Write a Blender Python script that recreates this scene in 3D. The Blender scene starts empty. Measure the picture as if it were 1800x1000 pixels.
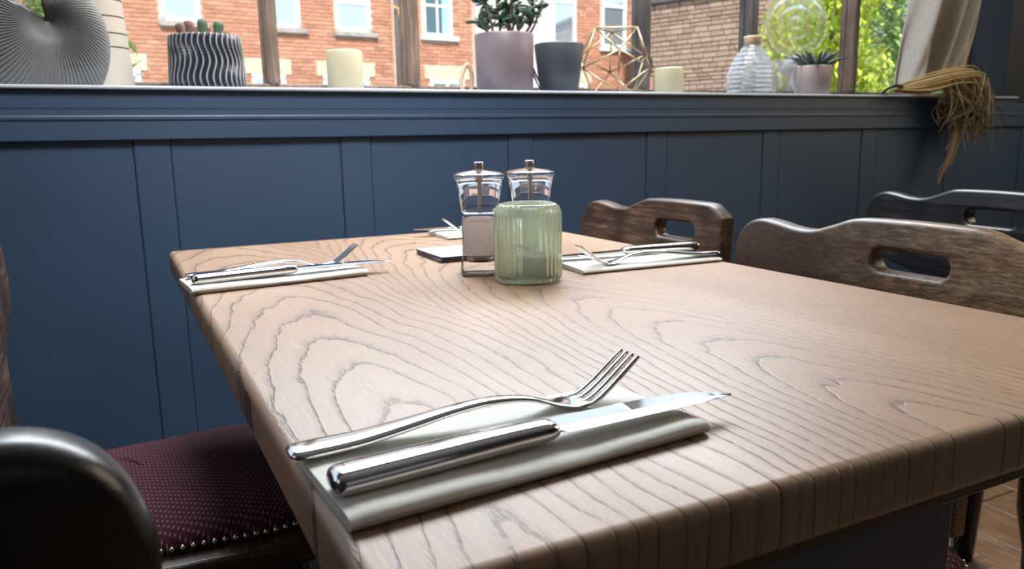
import bpy, bmesh, math, random
from mathutils import Vector, Matrix, noise
random.seed(7)
PI = math.pi
S = bpy.context.scene
COL = S.collection

# ------------------------------------------------------------------ camera
cam = bpy.data.cameras.new('camera'); camo = bpy.data.objects.new('camera', cam); COL.objects.link(camo)
right = Vector((0.8915866, -0.4524799, -0.0183102)); down = Vector((-0.0984594, -0.1542256, -0.9831176)); fwd = Vector((0.4420171, 0.8783373, -0.1820563))
m = Matrix((right, -down, -fwd)).transposed().to_4x4(); m.translation = (0, 0, 0.907)
camo.matrix_world = m
cam.sensor_width = 36; cam.lens = 27.565; cam.clip_start = 0.02; cam.clip_end = 200
cam.dof.use_dof = True; cam.dof.focus_distance = 0.62; cam.dof.aperture_fstop = 13
S.camera = camo
# ------------------------------------------------------------------ world, sun, lights, exposure
W = bpy.data.worlds.new('world'); S.world = W; W.use_nodes = True
wn = W.node_tree; bg = wn.nodes['Background']
tc = wn.nodes.new('ShaderNodeTexCoord'); sep = wn.nodes.new('ShaderNodeSeparateXYZ'); ramp = wn.nodes.new('ShaderNodeValToRGB')
wn.links.new(tc.outputs['Generated'], sep.inputs[0]); wn.links.new(sep.outputs['Z'], ramp.inputs[0]); wn.links.new(ramp.outputs[0], bg.inputs[0])
ramp.color_ramp.elements[0].position = 0.0; ramp.color_ramp.elements[0].color = (0.86, 0.92, 1.0, 1)
ramp.color_ramp.elements[1].position = 0.8; ramp.color_ramp.elements[1].color = (0.50, 0.68, 1.0, 1)
bg.inputs[1].default_value = 1.35
def lamp(name, kind, loc, aim, energy, color, size=None, size_y=None):
    l = bpy.data.lights.new(name, kind); o = bpy.data.objects.new(name, l); COL.objects.link(o)
    l.energy = energy; l.color = color
    o.location = loc; o.rotation_euler = (Vector(aim) - Vector(loc)).to_track_quat('-Z', 'Y').to_euler()
    if kind == 'AREA':
        l.shape = 'RECTANGLE'; l.size = size; l.size_y = size_y
    return o
sun = lamp('sun', 'SUN', (0, -5, 20), (3.2, 4, 12.5), 5.2, (1.0, 0.93, 0.82)); sun.data.angle = math.radians(4)
lamp('window_daylight', 'AREA', (0.85, 1.70, 1.98), (0.55, 0.45, 0.6), 66, (0.93, 0.96, 1.0), 1.8, 0.75)
lamp('room_fill', 'AREA', (0.6, -3.3, 1.7), (0.5, 1.5, 1.0), 2, (0.88, 0.94, 1.0), 3.0, 1.5)  # added fill from the unseen back of the room
lamp('wall_glare_fill', 'AREA', (0.35, 0.42, 2.35), (0.38, 1.57, 1.04), 8.0, (0.95, 0.96, 1.0), 0.6, 0.5).data.spread = math.radians(75)  # added lamp, imitates the window's veiling glare on the wall
lamp('side_daylight', 'AREA', (3.05, 0.3, 1.75), (0.6, 0.4, 0.7), 19, (1.0, 0.82, 0.60), 1.4, 1.2)
lamp('left_room_daylight', 'AREA', (-2.3, 0.45, 1.7), (0.75, 0.5, 0.8), 5, (1.0, 0.90, 0.76), 1.4, 1.2)
S.view_settings.view_transform = 'Standard'; S.view_settings.look = 'None'
S.view_settings.exposure = 0.14; S.view_settings.gamma = 1.0; S.view_settings.use_curve_mapping = False

# ------------------------------------------------------------------ materials
def mat(name, col=(0.5, 0.5, 0.5), rough=0.5, metal=0.0, **kw):
    M = bpy.data.materials.new(name); M.use_nodes = True
    b = M.node_tree.nodes['Principled BSDF']
    b.inputs['Base Color'].default_value = (*col, 1); b.inputs['Roughness'].default_value = rough; b.inputs['Metallic'].default_value = metal
    for k, v in kw.items():
        b.inputs[k.replace('_', ' ')].default_value = v
    return M
class NT:
    """small node-tree writer"""
    def __init__(s, M): s.t = M.node_tree; s.b = s.t.nodes['Principled BSDF']; s.o = s.t.nodes['Material Output']
    def n(s, kind, **kw):
        x = s.t.nodes.new('ShaderNode' + kind)
        for k, v in kw.items(): setattr(x, k, v)
        return x
    def l(s, a, b): s.t.links.new(a, b)
    def put(s, sock, v):
        if hasattr(v, 'is_output'): s.l(v, sock)
        elif isinstance(v, (tuple, list)) and len(v) == 3 and sock.type == 'RGBA': sock.default_value = (*v, 1)
        else: sock.default_value = v
    def math(s, op, a, b=0.0, c=None, clamp=False):
        x = s.n('Math', operation=op, use_clamp=clamp); s.put(x.inputs[0], a); s.put(x.inputs[1], b)
        if c is not None: s.put(x.inputs[2], c)
        return x.outputs[0]
    def coord(s, which='Object', scale=(1, 1, 1), rot=(0, 0, 0)):
        c = s.n('TexCoord'); mp = s.n('Mapping'); s.l(c.outputs[which], mp.inputs[0]); mp.inputs['Scale'].default_value = scale; mp.inputs['Rotation'].default_value = rot
        return mp.outputs[0]
    def noise(s, vec, scale=5.0, detail=3.0, rough=0.5):
        x = s.n('TexNoise'); s.l(vec, x.inputs['Vector']); x.inputs['Scale'].default_value = scale; x.inputs['Detail'].default_value = detail; x.inputs['Roughness'].default_value = rough
        return x.outputs['Fac']
    def mix(s, f, a, b, blend='MIX'):
        x = s.n('Mix', data_type='RGBA', blend_type=blend); s.put(x.inputs[0], f); s.put(x.inputs[6], a); s.put(x.inputs[7], b)
        return x.outputs[2]
    def ramp(s, f, stops):
        x = s.n('ValToRGB'); s.l(f, x.inputs[0]); e = x.color_ramp.elements
        while len(e) < len(stops): e.new(0.5)
        for i, (p, c) in enumerate(stops):
            e[i].position = p; e[i].color = (*c, 1) if len(c) == 3 else c
        return x.outputs[0]
    def bump(s, h, strength=0.3, dist=0.002):
        x = s.n('Bump'); x.inputs['Strength'].default_value = strength; x.inputs['Distance'].default_value = dist; s.l(h, x.inputs['Height']); s.l(x.outputs[0], s.b.inputs['Normal'])
    def base(s, c): s.put(s.b.inputs['Base Color'], c)
    def rough(s, c): s.put(s.b.inputs['Roughness'], c)

def noisy(name, a, b, scale=20, stretch=(1, 1, 1), rough=0.5, bump=0.0, dist=0.001, detail=4, lo=0.35, hi=0.65, **kw):
    M = mat(name, a, rough, **kw); t = NT(M)
    f = t.noise(t.coord('Object', stretch), scale, detail)
    t.base(t.ramp(f, [(lo, a), (hi, b)]))
    if bump: t.bump(f, bump, dist)
    return M
def per_object(name, cols, rough=0.85, grain=30, amt=0.35, bump=0.4):
    M = mat(name, cols[0], rough); t = NT(M)
    oi = t.n('ObjectInfo'); geo = t.n('NewGeometry'); 
    r = t.math('FRACT', t.math('ADD', oi.outputs['Random'], geo.outputs['Random Per Island']))
    st = [(i / max(1, len(cols) - 1), c) for i, c in enumerate(cols)]
    c = t.ramp(r, st)
    f = t.noise(t.n('NewGeometry').outputs['Position'], grain, 4)
    c2 = t.mix(t.math('MULTIPLY', f, amt), c, tuple(x * 0.55 for x in cols[0]))
    t.base(c2); t.bump(f, bump, 0.004)
    return M
def clear_glass(name, col=(1, 1, 1), rough=0.0, ior=1.49):
    M = mat(name, col, rough); b = M.node_tree.nodes['Principled BSDF']
    b.inputs['Transmission Weight'].default_value = 1.0; b.inputs['IOR'].default_value = ior
    return M
def pane_glass(name):
    M = bpy.data.materials.new(name); M.use_nodes = True; t = M.node_tree; t.nodes.remove(t.nodes['Principled BSDF'])
    tr = t.nodes.new('ShaderNodeBsdfTransparent'); gl = t.nodes.new('ShaderNodeBsdfGlossy'); mx = t.nodes.new('ShaderNodeMixShader'); fr = t.nodes.new('ShaderNodeFresnel')
    tr.inputs[0].default_value = (0.97, 0.985, 0.98, 1); gl.inputs['Roughness'].default_value = 0.0; fr.inputs[0].default_value = 1.10
    t.links.new(fr.outputs[0], mx.inputs[0]); t.links.new(tr.outputs[0], mx.inputs[1]); t.links.new(gl.outputs[0], mx.inputs[2]); t.links.new(mx.outputs[0], t.nodes['Material Output'].inputs[0])
    return M

def table_wood():
    M = mat('table_wood', (0.36, 0.21, 0.115), 0.42); t = NT(M)
    c = t.n('TexCoord').outputs['Object']; sp = t.n('SeparateXYZ'); t.l(c, sp.inputs[0]); x, y = sp.outputs[0], sp.outputs[1]
    def ncoord(sx, sy, sz=1):
        mp = t.n('Mapping'); t.l(c, mp.inputs[0]); mp.inputs['Scale'].default_value = (sx, sy, sz); return mp.outputs[0]
    w1 = t.noise(ncoord(5, 2.2), 1.0, 2); w2 = t.noise(ncoord(22, 9), 1.0, 3); w3 = t.noise(ncoord(90, 22), 1.0, 2)
    def field(x0, yn, b, sp_, amp):
        dx = t.math('ADD', t.math('SUBTRACT', x, x0), t.math('MULTIPLY', t.math('SUBTRACT', w1, 0.5), amp))
        dy = t.math('DIVIDE', t.math('SUBTRACT', y, yn), b)
        r = t.math('SQRT', t.math('ADD', t.math('MULTIPLY', dx, dx), t.math('MULTIPLY', dy, dy)))
        return t.math('DIVIDE', r, sp_)
    fa = field(-0.235, -0.62, 8.0, 0.0115, 0.085)
    fb = field(0.03, -0.80, 7.0, 0.0088, 0.055)
    fc = field(0.62, -0.3, 14.0, 0.0072, 0.02)
    s1 = t.math('GREATER_THAN', t.math('ADD', x, t.math('MULTIPLY', w1, 0.02)), -0.098)
    s2 = t.math('GREATER_THAN', t.math('ADD', x, t.math('MULTIPLY', w1, 0.02)), 0.165)
    L = t.math('ADD', t.math('MULTIPLY', fa, t.math('SUBTRACT', 1.0, s1)), t.math('ADD', t.math('MULTIPLY', fb, t.math('SUBTRACT', s1, s2)), t.math('MULTIPLY', fc, s2)))
    L = t.math('ADD', L, t.math('ADD', t.math('MULTIPLY', w2, 1.1), t.math('MULTIPLY', w3, 0.42)))
    fr = t.math('FRACT', L)
    line = t.ramp(fr, [(0.0, (1, 1, 1)), (0.06, (0.9, 0.9, 0.9)), (0.13, (0.28, 0.28, 0.28)), (0.36, (0, 0, 0)), (0.97, (0, 0, 0)), (1.0, (1, 1, 1))])
    pores = t.ramp(t.noise(ncoord(900, 110), 1.0, 2, 0.6), [(0.40, (0, 0, 0)), (0.60, (1, 1, 1))])
    strength = t.math('ADD', 0.42, t.math('MULTIPLY', t.noise(ncoord(14, 4), 1.0, 2), 0.85))
    k = t.math('MULTIPLY', t.math('MULTIPLY', line, strength), t.math('ADD', 0.30, t.math('MULTIPLY', pores, 0.75)), clamp=True)
    fine = t.ramp(t.noise(ncoord(520, 30), 1.0, 3, 0.6), [(0.35, (0, 0, 0)), (0.7, (1, 1, 1))])
    tone = t.noise(ncoord(7, 1.4), 1.0, 4)
    basec = t.ramp(tone, [(0.3, (0.28, 0.168, 0.100)), (0.5, (0.345, 0.215, 0.132)), (0.72, (0.41, 0.268, 0.17))])
    basec = t.mix(t.math('MULTIPLY', fine, 0.28), basec, (0.19, 0.11, 0.068))
    colr = t.mix(k, basec, (0.035, 0.022, 0.017))
    t.base(colr)
    t.rough(t.math('ADD', 0.36, t.math('MULTIPLY', t.noise(ncoord(12, 6), 1.0, 3), 0.16)))
    t.bump(t.math('MULTIPLY', t.math('ADD', t.math('MULTIPLY', k, 1.4), t.math('MULTIPLY', fine, 0.25)), -1.0), 0.35, 0.0008)
    return M
def worn_wood(name, dark, mid, light, along=1, rough=0.38, wear=0.5):
    M = mat(name, dark, rough); t = NT(M)
    sc = [160, 160, 160]; sc[along] = 14
    g = t.noise(t.coord('Object', tuple(sc)), 1.0, 4, 0.6)
    p = t.noise(t.coord('Object', (9, 9, 9)), 1.0, 4, 0.55)
    c = t.ramp(g, [(0.3, dark), (0.55, mid), (0.75, light)])
    c = t.mix(t.ramp(p, [(0.5 - wear * 0.3, (0, 0, 0)), (0.62, (1, 1, 1))]), tuple(a * 0.8 for a in dark), c)
    t.base(c); t.bump(g, 0.25, 0.001)
    return M
def navy_paint(name, col, rough=0.42):
    M = mat(name, col, rough); t = NT(M)
    f = t.noise(t.coord('Object', (3, 3, 3)), 1.0, 3); t.base(t.ramp(f, [(0.3, tuple(c * 0.9 for c in col)), (0.7, tuple(c * 1.1 for c in col))]))
    g = t.noise(t.coord('Object', (260, 12, 60)), 1.0, 2); t.bump(g, 0.06, 0.001)
    return M
def fabric(name, col, dot, scale):
    M = mat(name, col, 0.9); t = NT(M)
    c = t.coord('Object', (scale, scale, scale), (0, 0, 0.5)); s_ = t.n('SeparateXYZ'); t.l(c, s_.inputs[0])
    a = t.math('ABSOLUTE', t.math('SINE', s_.outputs[0])); b = t.math('ABSOLUTE', t.math('SINE', t.math('MULTIPLY', s_.outputs[1], 0.6)))
    d = t.math('MULTIPLY', a, b)
    t.base(t.ramp(d, [(0.0, tuple(x * 0.5 for x in col)), (0.62, col), (0.80, col), (0.93, dot)])); t.bump(d, 0.5, 0.002)
    return M

M_table = table_wood()
M_edge = M_table
M_chair = worn_wood('worn_dark_wood', (0.035, 0.018, 0.011), (0.13, 0.072, 0.042), (0.34, 0.22, 0.135), 1, 0.34)
def worn_lit_chair():
    M = mat('worn_painted_lit_chair_wood', (0.1, 0.06, 0.03), 0.4); t = NT(M)
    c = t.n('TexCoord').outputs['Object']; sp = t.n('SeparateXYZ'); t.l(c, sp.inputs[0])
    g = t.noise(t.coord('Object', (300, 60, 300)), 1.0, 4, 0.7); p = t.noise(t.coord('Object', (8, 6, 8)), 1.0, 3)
    w = t.math('ADD', t.math('MULTIPLY', t.math('ADD', sp.outputs[1], 0.13), 3.6), t.math('MULTIPLY', t.math('SUBTRACT', p, 0.5), 1.2), clamp=True)  # paler towards the near end: part wear, part light painted in
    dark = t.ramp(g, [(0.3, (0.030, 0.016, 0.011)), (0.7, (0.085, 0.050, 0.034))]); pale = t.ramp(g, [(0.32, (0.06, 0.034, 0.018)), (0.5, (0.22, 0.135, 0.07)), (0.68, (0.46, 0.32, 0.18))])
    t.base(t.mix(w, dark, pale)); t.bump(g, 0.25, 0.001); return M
M_chairwornlit = worn_lit_chair()
M_chairpale = worn_wood('worn_pale_wood', (0.10, 0.055, 0.03), (0.22, 0.13, 0.075), (0.36, 0.24, 0.15), 0, 0.4)
M_black = worn_wood('blackened_wood', (0.008, 0.008, 0.009), (0.02, 0.018, 0.018), (0.05, 0.04, 0.035), 1, 0.30)
M_navy = navy_paint('navy_paint', (0.037, 0.070, 0.124), 0.45)
M_sill = navy_paint('sill_paint', (0.40, 0.45, 0.51), 0.25)
M_dark = navy_paint('dark_wall_paint', (0.012, 0.018, 0.028), 0.6)
M_frame = worn_wood('window_frame_wood', (0.13, 0.085, 0.06), (0.26, 0.18, 0.13), (0.45, 0.34, 0.26), 2, 0.5, 1.0)
M_framegrey = worn_wood('window_frame_grey', (0.06, 0.055, 0.052), (0.13, 0.115, 0.105), (0.26, 0.22, 0.20), 2, 0.5, 1.0)
M_pane = pane_glass('window_pane_glass')
M_steel = mat('polished_steel', (0.78, 0.76, 0.75), 0.09, 1.0)
M_napkin = noisy('napkin_paper', (0.63, 0.63, 0.58), (0.69, 0.69, 0.64), 260, rough=0.85, bump=0.12)
def mixed_glass(name, f, ior=1.49):
    M = clear_glass(name, (1, 1, 1), 0.0, ior); t = NT(M); tr = t.n('BsdfTransparent'); mx = t.n('MixShader'); mx.inputs[0].default_value = f
    t.l(t.b.outputs[0], mx.inputs[1]); t.l(tr.outputs[0], mx.inputs[2]); t.l(mx.outputs[0], t.o.inputs[0]); return M
M_acrylic = mixed_glass('clear_acrylic', 0.22); M_acrylicbody = pane_glass('clear_acrylic_wall')
M_acrylicbody.node_tree.nodes['Fresnel'].inputs[0].default_value = 1.45
def salty():
    M = noisy('salt_crystals', (0.62, 0.54, 0.51), (0.90, 0.83, 0.81), 420, rough=0.7, bump=0.8, dist=0.002); t = NT(M)
    tl = t.n('BsdfTranslucent'); tl.inputs[0].default_value = (0.95, 0.86, 0.83, 1); mx = t.n('MixShader'); mx.inputs[0].default_value = 0.72
    t.l(t.b.outputs[0], mx.inputs[1]); t.l(tl.outputs[0], mx.inputs[2]); t.l(mx.outputs[0], t.o.inputs[0]); return M
M_salt = salty()
M_pepper = noisy('peppercorns', (0.02, 0.015, 0.012), (0.12, 0.08, 0.06), 260, rough=0.6, bump=0.8, dist=0.002)
M_knob = mat('brushed_knob', (0.42, 0.38, 0.37), 0.35, 1.0)
M_slate = mat('slate_black', (0.02, 0.022, 0.026), 0.4)
M_slatesheen = mat('painted_reflection_top', (0.62, 0.66, 0.74), 0.15)  # pale colour paints in the light reflected by the dark coaster
M_maroon = fabric('maroon_weave', (0.075, 0.008, 0.022), (0.26, 0.13, 0.16), 560)
M_nail = mat('nail_heads', (0.7, 0.68, 0.62), 0.2, 1.0)
M_iron = mat('cast_iron', (0.012, 0.014, 0.018), 0.5)
M_floor = worn_wood('floor_boards', (0.14, 0.08, 0.045), (0.24, 0.145, 0.08), (0.36, 0.23, 0.13), 1, 0.4, 1.0)
M_ceil = mat('ceiling_paint', (0.30, 0.30, 0.30), 0.8)
M_roomwall = mat('room_wall_paint', (0.05, 0.06, 0.075), 0.7)
M_brick = per_object('red_brick', [(0.54, 0.245, 0.145), (0.62, 0.305, 0.19), (0.50, 0.22, 0.135), (0.68, 0.37, 0.245), (0.56, 0.26, 0.16), (0.42, 0.19, 0.13)])
M_mortar = noisy('mortar', (0.58, 0.42, 0.33), (0.68, 0.52, 0.42), 6, rough=0.9)
M_stone = per_object('tan_stone', [(0.36, 0.255, 0.195), (0.44, 0.32, 0.245), (0.31, 0.215, 0.17), (0.48, 0.36, 0.28), (0.39, 0.275, 0.21)], grain=12)
M_stonemortar = noisy('stone_mortar', (0.30, 0.215, 0.17), (0.37, 0.27, 0.215), 5, rough=0.95)
M_lintel = noisy('lintel_stone', (0.55, 0.47, 0.34), (0.66, 0.57, 0.43), 6, rough=0.9)
M_greysill = noisy('grey_sill_stone', (0.32, 0.29, 0.27), (0.44, 0.40, 0.37), 8, rough=0.9)
M_upvc = mat('white_frame_paint', (0.82, 0.84, 0.86), 0.4)
M_render = noisy('pale_render', (0.60, 0.52, 0.52), (0.68, 0.61, 0.62), 1.2, rough=0.9)
M_farpane = mat('reflecting_pane', (0.62, 0.74, 0.84), 0.06, 0.75)
M_farpaledark = mat('dark_reflecting_pane', (0.10, 0.17, 0.21), 0.08, 0.3)
M_curtblue = mat('pale_blue_curtain', (0.35, 0.55, 0.62), 0.8)
M_pipe = mat('dark_downpipe', (0.12, 0.105, 0.11), 0.6)
M_yellow = mat('yellow_petals', (0.85, 0.55, 0.10), 0.7)
M_tarmac = noisy('tarmac', (0.20, 0.20, 0.205), (0.28, 0.28, 0.28), 9, rough=0.95)
M_roof = mat('slate_roof', (0.10, 0.10, 0.12), 0.7)
M_leafA = per_object('yellow_green_leaf', [(0.46, 0.60, 0.06), (0.66, 0.70, 0.08), (0.28, 0.45, 0.06), (0.80, 0.76, 0.10), (0.38, 0.55, 0.08)], 0.6, 3, 0.2, 0.1)
M_leafB = per_object('soft_green_leaf', [(0.28, 0.44, 0.16), (0.44, 0.58, 0.20), (0.20, 0.34, 0.16), (0.56, 0.66, 0.22), (0.30, 0.44, 0.26)], 0.6, 3, 0.2, 0.1)
M_bark = noisy('bark', (0.10, 0.07, 0.05), (0.20, 0.15, 0.10), 12, rough=0.9)
M_vase = noisy('grey_ceramic', (0.165, 0.165, 0.165), (0.205, 0.205, 0.20), 14, rough=0.5)
M_jug = noisy('cream_ceramic', (0.46, 0.40, 0.32), (0.52, 0.46, 0.38), 10, rough=0.55)
M_groove = mat('dark_groove', (0.06, 0.045, 0.035), 0.8)
M_candle = mat('cream_wax', (0.56, 0.51, 0.34), 0.5, **{'Subsurface_Weight': 0.4})
M_candle.node_tree.nodes['Principled BSDF'].inputs['Subsurface Radius'].default_value = (0.02, 0.014, 0.006)
M_wick = mat('wick', (0.03, 0.02, 0.02), 0.9)
M_mauve = noisy('mauve_ceramic', (0.24, 0.185, 0.205), (0.29, 0.225, 0.245), 8, rough=0.38)
M_taupe = noisy('taupe_ceramic', (0.36, 0.29, 0.265), (0.41, 0.335, 0.31), 8, rough=0.5)
M_charcoal = noisy('charcoal_ceramic', (0.075, 0.085, 0.105), (0.10, 0.11, 0.13), 9, rough=0.4)
M_soil = noisy('soil', (0.05, 0.035, 0.025), (0.12, 0.09, 0.06), 90, rough=0.95, bump=0.6, dist=0.004)
M_grit = noisy('white_grit', (0.35, 0.33, 0.30), (0.75, 0.73, 0.70), 200, rough=0.9, bump=0.6, dist=0.004)
M_jade = noisy('jade_leaf', (0.035, 0.085, 0.05), (0.10, 0.17, 0.10), 30, rough=0.32)
M_stem = noisy('woody_stem', (0.10, 0.065, 0.05), (0.18, 0.12, 0.09), 60, rough=0.8)
M_cactusg = noisy('cactus_green', (0.05, 0.09, 0.06), (0.10, 0.16, 0.10), 60, rough=0.7)
M_cactusb = noisy('cactus_brown', (0.15, 0.08, 0.06), (0.24, 0.14, 0.11), 60, rough=0.8)
M_aloe = noisy('aloe_leaf', (0.030, 0.055, 0.05), (0.07, 0.11, 0.09), 40, rough=0.45)
M_gold = mat('brushed_gold', (0.52, 0.41, 0.27), 0.32, 1.0)
M_glass = clear_glass('clear_glass', (1, 1, 1), 0.02)
def frost(M, f):
    t = NT(M); tl = t.n('BsdfTranslucent'); tl.inputs[0].default_value = (0.95, 0.97, 0.97, 1); mx = t.n('MixShader'); mx.inputs[0].default_value = f
    t.l(t.b.outputs[0], mx.inputs[1]); t.l(tl.outputs[0], mx.inputs[2]); t.l(mx.outputs[0], t.o.inputs[0])
frost(M_glass, 0.22)
M_spiral = mixed_glass('swirl_glass', 0.62, 1.25)
M_white = noisy('white_ceramic', (0.66, 0.66, 0.66), (0.76, 0.76, 0.76), 40, rough=0.4)
M_cork = noisy('amber_collar', (0.50, 0.35, 0.20), (0.70, 0.55, 0.36), 40, rough=0.5)
M_peach = mat('peach_ceramic', (0.80, 0.56, 0.38), 0.5)
M_linen = noisy('linen_cloth', (0.36, 0.325, 0.29), (0.43, 0.39, 0.35), 300, (1, 1, 0.4), rough=0.9, bump=0.25)
M_straw = per_object('raffia_straw', [(0.26, 0.19, 0.09), (0.38, 0.29, 0.14), (0.16, 0.12, 0.07), (0.48, 0.38, 0.21), (0.11, 0.085, 0.055)], 0.7, 40, 0.2, 0.1)

M_strawband = per_object('raffia_band_straw', [(0.40, 0.28, 0.11), (0.55, 0.41, 0.18), (0.26, 0.18, 0.08), (0.62, 0.48, 0.24)], 0.7, 40, 0.2, 0.1)
def green_ribbed_glass():
    M = mat('green_ribbed_glass', (0.80, 0.88, 0.74), 0.06); t = NT(M); b = t.b
    b.inputs['Transmission Weight'].default_value = 1.0; b.inputs['IOR'].default_value = 1.3
    df = t.n('BsdfDiffuse'); df.inputs[0].default_value = (0.60, 0.64, 0.52, 1); tl = t.n('BsdfTranslucent'); tl.inputs[0].default_value = (0.84, 0.88, 0.74, 1)
    a1 = t.n('MixShader'); a1.inputs[0].default_value = 0.55; t.l(df.outputs[0], a1.inputs[1]); t.l(tl.outputs[0], a1.inputs[2])
    a2 = t.n('MixShader'); a2.inputs[0].default_value = 0.20; t.l(b.outputs[0], a2.inputs[1]); t.l(a1.outputs[0], a2.inputs[2]); t.l(a2.outputs[0], t.o.inputs[0])
    return M
M_green = green_ribbed_glass()
def zigzag_glaze():
    M = mat('navy_glaze_pale_ridges', (0.02, 0.03, 0.055), 0.35); t = NT(M)
    at = t.n('Attribute'); at.attribute_name = 'ridge'
    t.base(t.ramp(at.outputs['Fac'], [(0.74, (0.018, 0.026, 0.048)), (0.97, (0.40, 0.38, 0.32))]))
    return M
M_zig = zigzag_glaze()

# ------------------------------------------------------------------ mesh helpers
def link(name, me, ma=None, parent=None, smooth=False, loc=None):
    o = bpy.data.objects.new(name, me); COL.objects.link(o)
    if ma is not None and not me.materials:
        for q in (ma if isinstance(ma, (list, tuple)) else [ma]): me.materials.append(q)
    if smooth:
        me.polygons.foreach_set('use_smooth', [True] * len(me.polygons))
    if parent is not None: o.parent = parent
    if loc is not None: o.location = loc
    return o
def fin(bm, name, ma=None, parent=None, smooth=False, loc=None):
    bmesh.ops.recalc_face_normals(bm, faces=bm.faces)
    me = bpy.data.meshes.new(name); bm.to_mesh(me); bm.free()
    return link(name, me, ma, parent, smooth, loc)
def thing(name, label, cat, loc=(0, 0, 0), rz=0.0, group=None):
    o = bpy.data.objects.new(name, None); COL.objects.link(o); o.empty_display_size = 0.05
    o.location = loc; o.rotation_euler = (0, 0, rz); tag(o, label, cat, group); return o
def tag(o, label, cat, group=None):
    o['label'] = label; o['category'] = cat
    if group: o['group'] = group
    return o
def structure(o): o['kind'] = 'structure'; return o
def stuff(o): o['kind'] = 'stuff'; return o
def add_box(bm, c, s, rz=0.0, bev=0.0, seg=2, jit=0.0):
    r = bmesh.ops.create_cube(bm, size=1.0); vs = r['verts']
    Mx = Matrix.Translation(c) @ Matrix.Rotation(rz, 4, 'Z') @ Matrix.Diagonal((*s, 1))
    for v in vs:
        v.co = Mx @ v.co
        if jit: v.co += Vector((random.uniform(-jit, jit), random.uniform(-jit, jit), random.uniform(-jit, jit)))
    if bev:
        es = list({e for v in vs for e in v.link_edges})
        bmesh.ops.bevel(bm, geom=es, offset=bev, segments=seg, profile=0.5, affect='EDGES')
    return bm
def box(c, s, rz=0.0, bev=0.0, seg=2, jit=0.0): return add_box(bmesh.new(), c, s, rz, bev, seg, jit)
def add_loft(bm, rings, caps=True, closed=True):
    vr = [[bm.verts.new(p) for p in r] for r in rings]
    for a, b in zip(vr, vr[1:]):
        n = len(a)
        for i in range(n if closed else n - 1):
            j = (i + 1) % n
            bm.faces.new((a[i], a[j], b[j], b[i]))
    if caps and closed:
        for r in (vr[0], vr[-1]):
            if len(r) > 2: bm.faces.new(r)
    return bm
def add_tube(bm, pts, rad, n=8, caps=True):
    pts = [Vector(p) for p in pts]; rings = []
    if not isinstance(rad, (list, tuple)): rad = [rad] * len(pts)
    up = Vector((0, 0, 1)); prev = None
    for i, p in enumerate(pts):
        d = (pts[min(i + 1, len(pts) - 1)] - pts[max(i - 1, 0)]).normalized()
        if prev is None:
            a = d.cross(up)
            if a.length < 0.1: a = d.cross(Vector((1, 0, 0)))
        else: a = prev - d * prev.dot(d)
        a.normalize(); prev = a; b = d.cross(a)
        rings.append([p + (a * math.cos(2 * PI * k / n) + b * math.sin(2 * PI * k / n)) * rad[i] for k in range(n)])
    return add_loft(bm, rings, caps)
def tube(pts, rad, n=8): return add_tube(bmesh.new(), pts, rad, n)
def add_lathe(bm, prof, n=48, fn=None, c=(0, 0, 0), sq=None, rz=0.0):
    """prof: (r, z) list, fn(ang, r, z) -> r; sq: superellipse exponent for squarish sections"""
    rings = []
    for r, z in prof:
        ring = []
        for k in range(n):
            a = 2 * PI * k / n; rr = fn(a, r, z) if fn else r
            if sq:
                e = (abs(math.cos(a)) ** sq + abs(math.sin(a)) ** sq) ** (-1.0 / sq); rr *= e
            ring.append(Vector((c[0] + rr * math.cos(a + rz), c[1] + rr * math.sin(a + rz), c[2] + z)))
        rings.append(ring)
    return add_loft(bm, rings, True)
def lathe(prof, n=48, fn=None, sq=None, rz=0.0): return add_lathe(bmesh.new(), prof, n, fn, (0, 0, 0), sq, rz)
def plate(name, outline, hole, thick, bev, ma, parent, axes, res=3):
    """flat board cut from an outline (u, v) with a hole, rounded edges; axes maps (u, v, w) to local xyz"""
    cu = bpy.data.curves.new(name, 'CURVE'); cu.dimensions = '2D'; cu.fill_mode = 'BOTH'; cu.extrude = max(thick / 2 - bev, 0.0005); cu.bevel_depth = bev; cu.bevel_resolution = res; cu.offset = -bev
    for pts in [outline] + ([hole] if hole else []):
        s = cu.splines.new('POLY'); s.points.add(len(pts) - 1); s.use_cyclic_u = True
        for p, q in zip(s.points, pts): p.co = (q[0], q[1], 0, 1)
    tmp = bpy.data.objects.new('tmp', cu); COL.objects.link(tmp)
    dg = bpy.context.evaluated_depsgraph_get(); me = bpy.data.meshes.new_from_object(tmp.evaluated_get(dg))
    bpy.data.objects.remove(tmp); bpy.data.curves.remove(cu)
    me.materials.clear()
    for v in me.vertices: v.co = axes(*v.co)
    bm = bmesh.new(); bm.from_mesh(me); bpy.data.meshes.remove(me); bmesh.ops.remove_doubles(bm, verts=bm.verts, dist=1e-5)
    o = fin(bm, name, ma, parent); 
    o.data.polygons.foreach_set('use_smooth', [True] * len(o.data.polygons)); o.data.set_sharp_from_angle(angle=math.radians(35))
    return o
def smooth_path(pts, n=8, closed=False):
    """Catmull-Rom through points"""
    out = []; N = len(pts)
    P = [Vector(p) for p in pts]
    rng = range(N if closed else N - 1)
    for i in rng:
        p0 = P[(i - 1) % N] if closed or i > 0 else P[0]; p1 = P[i]; p2 = P[(i + 1) % N]; p3 = P[(i + 2) % N] if closed or i + 2 < N else P[-1]
        for k in range(n):
            t = k / n
            out.append(0.5 * ((2 * p1) + (p2 - p0) * t + (2 * p0 - 5 * p1 + 4 * p2 - p3) * t * t + (3 * p1 - p0 - 3 * p2 + p3) * t ** 3))
    if not closed: out.append(P[-1])
    return out
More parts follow.
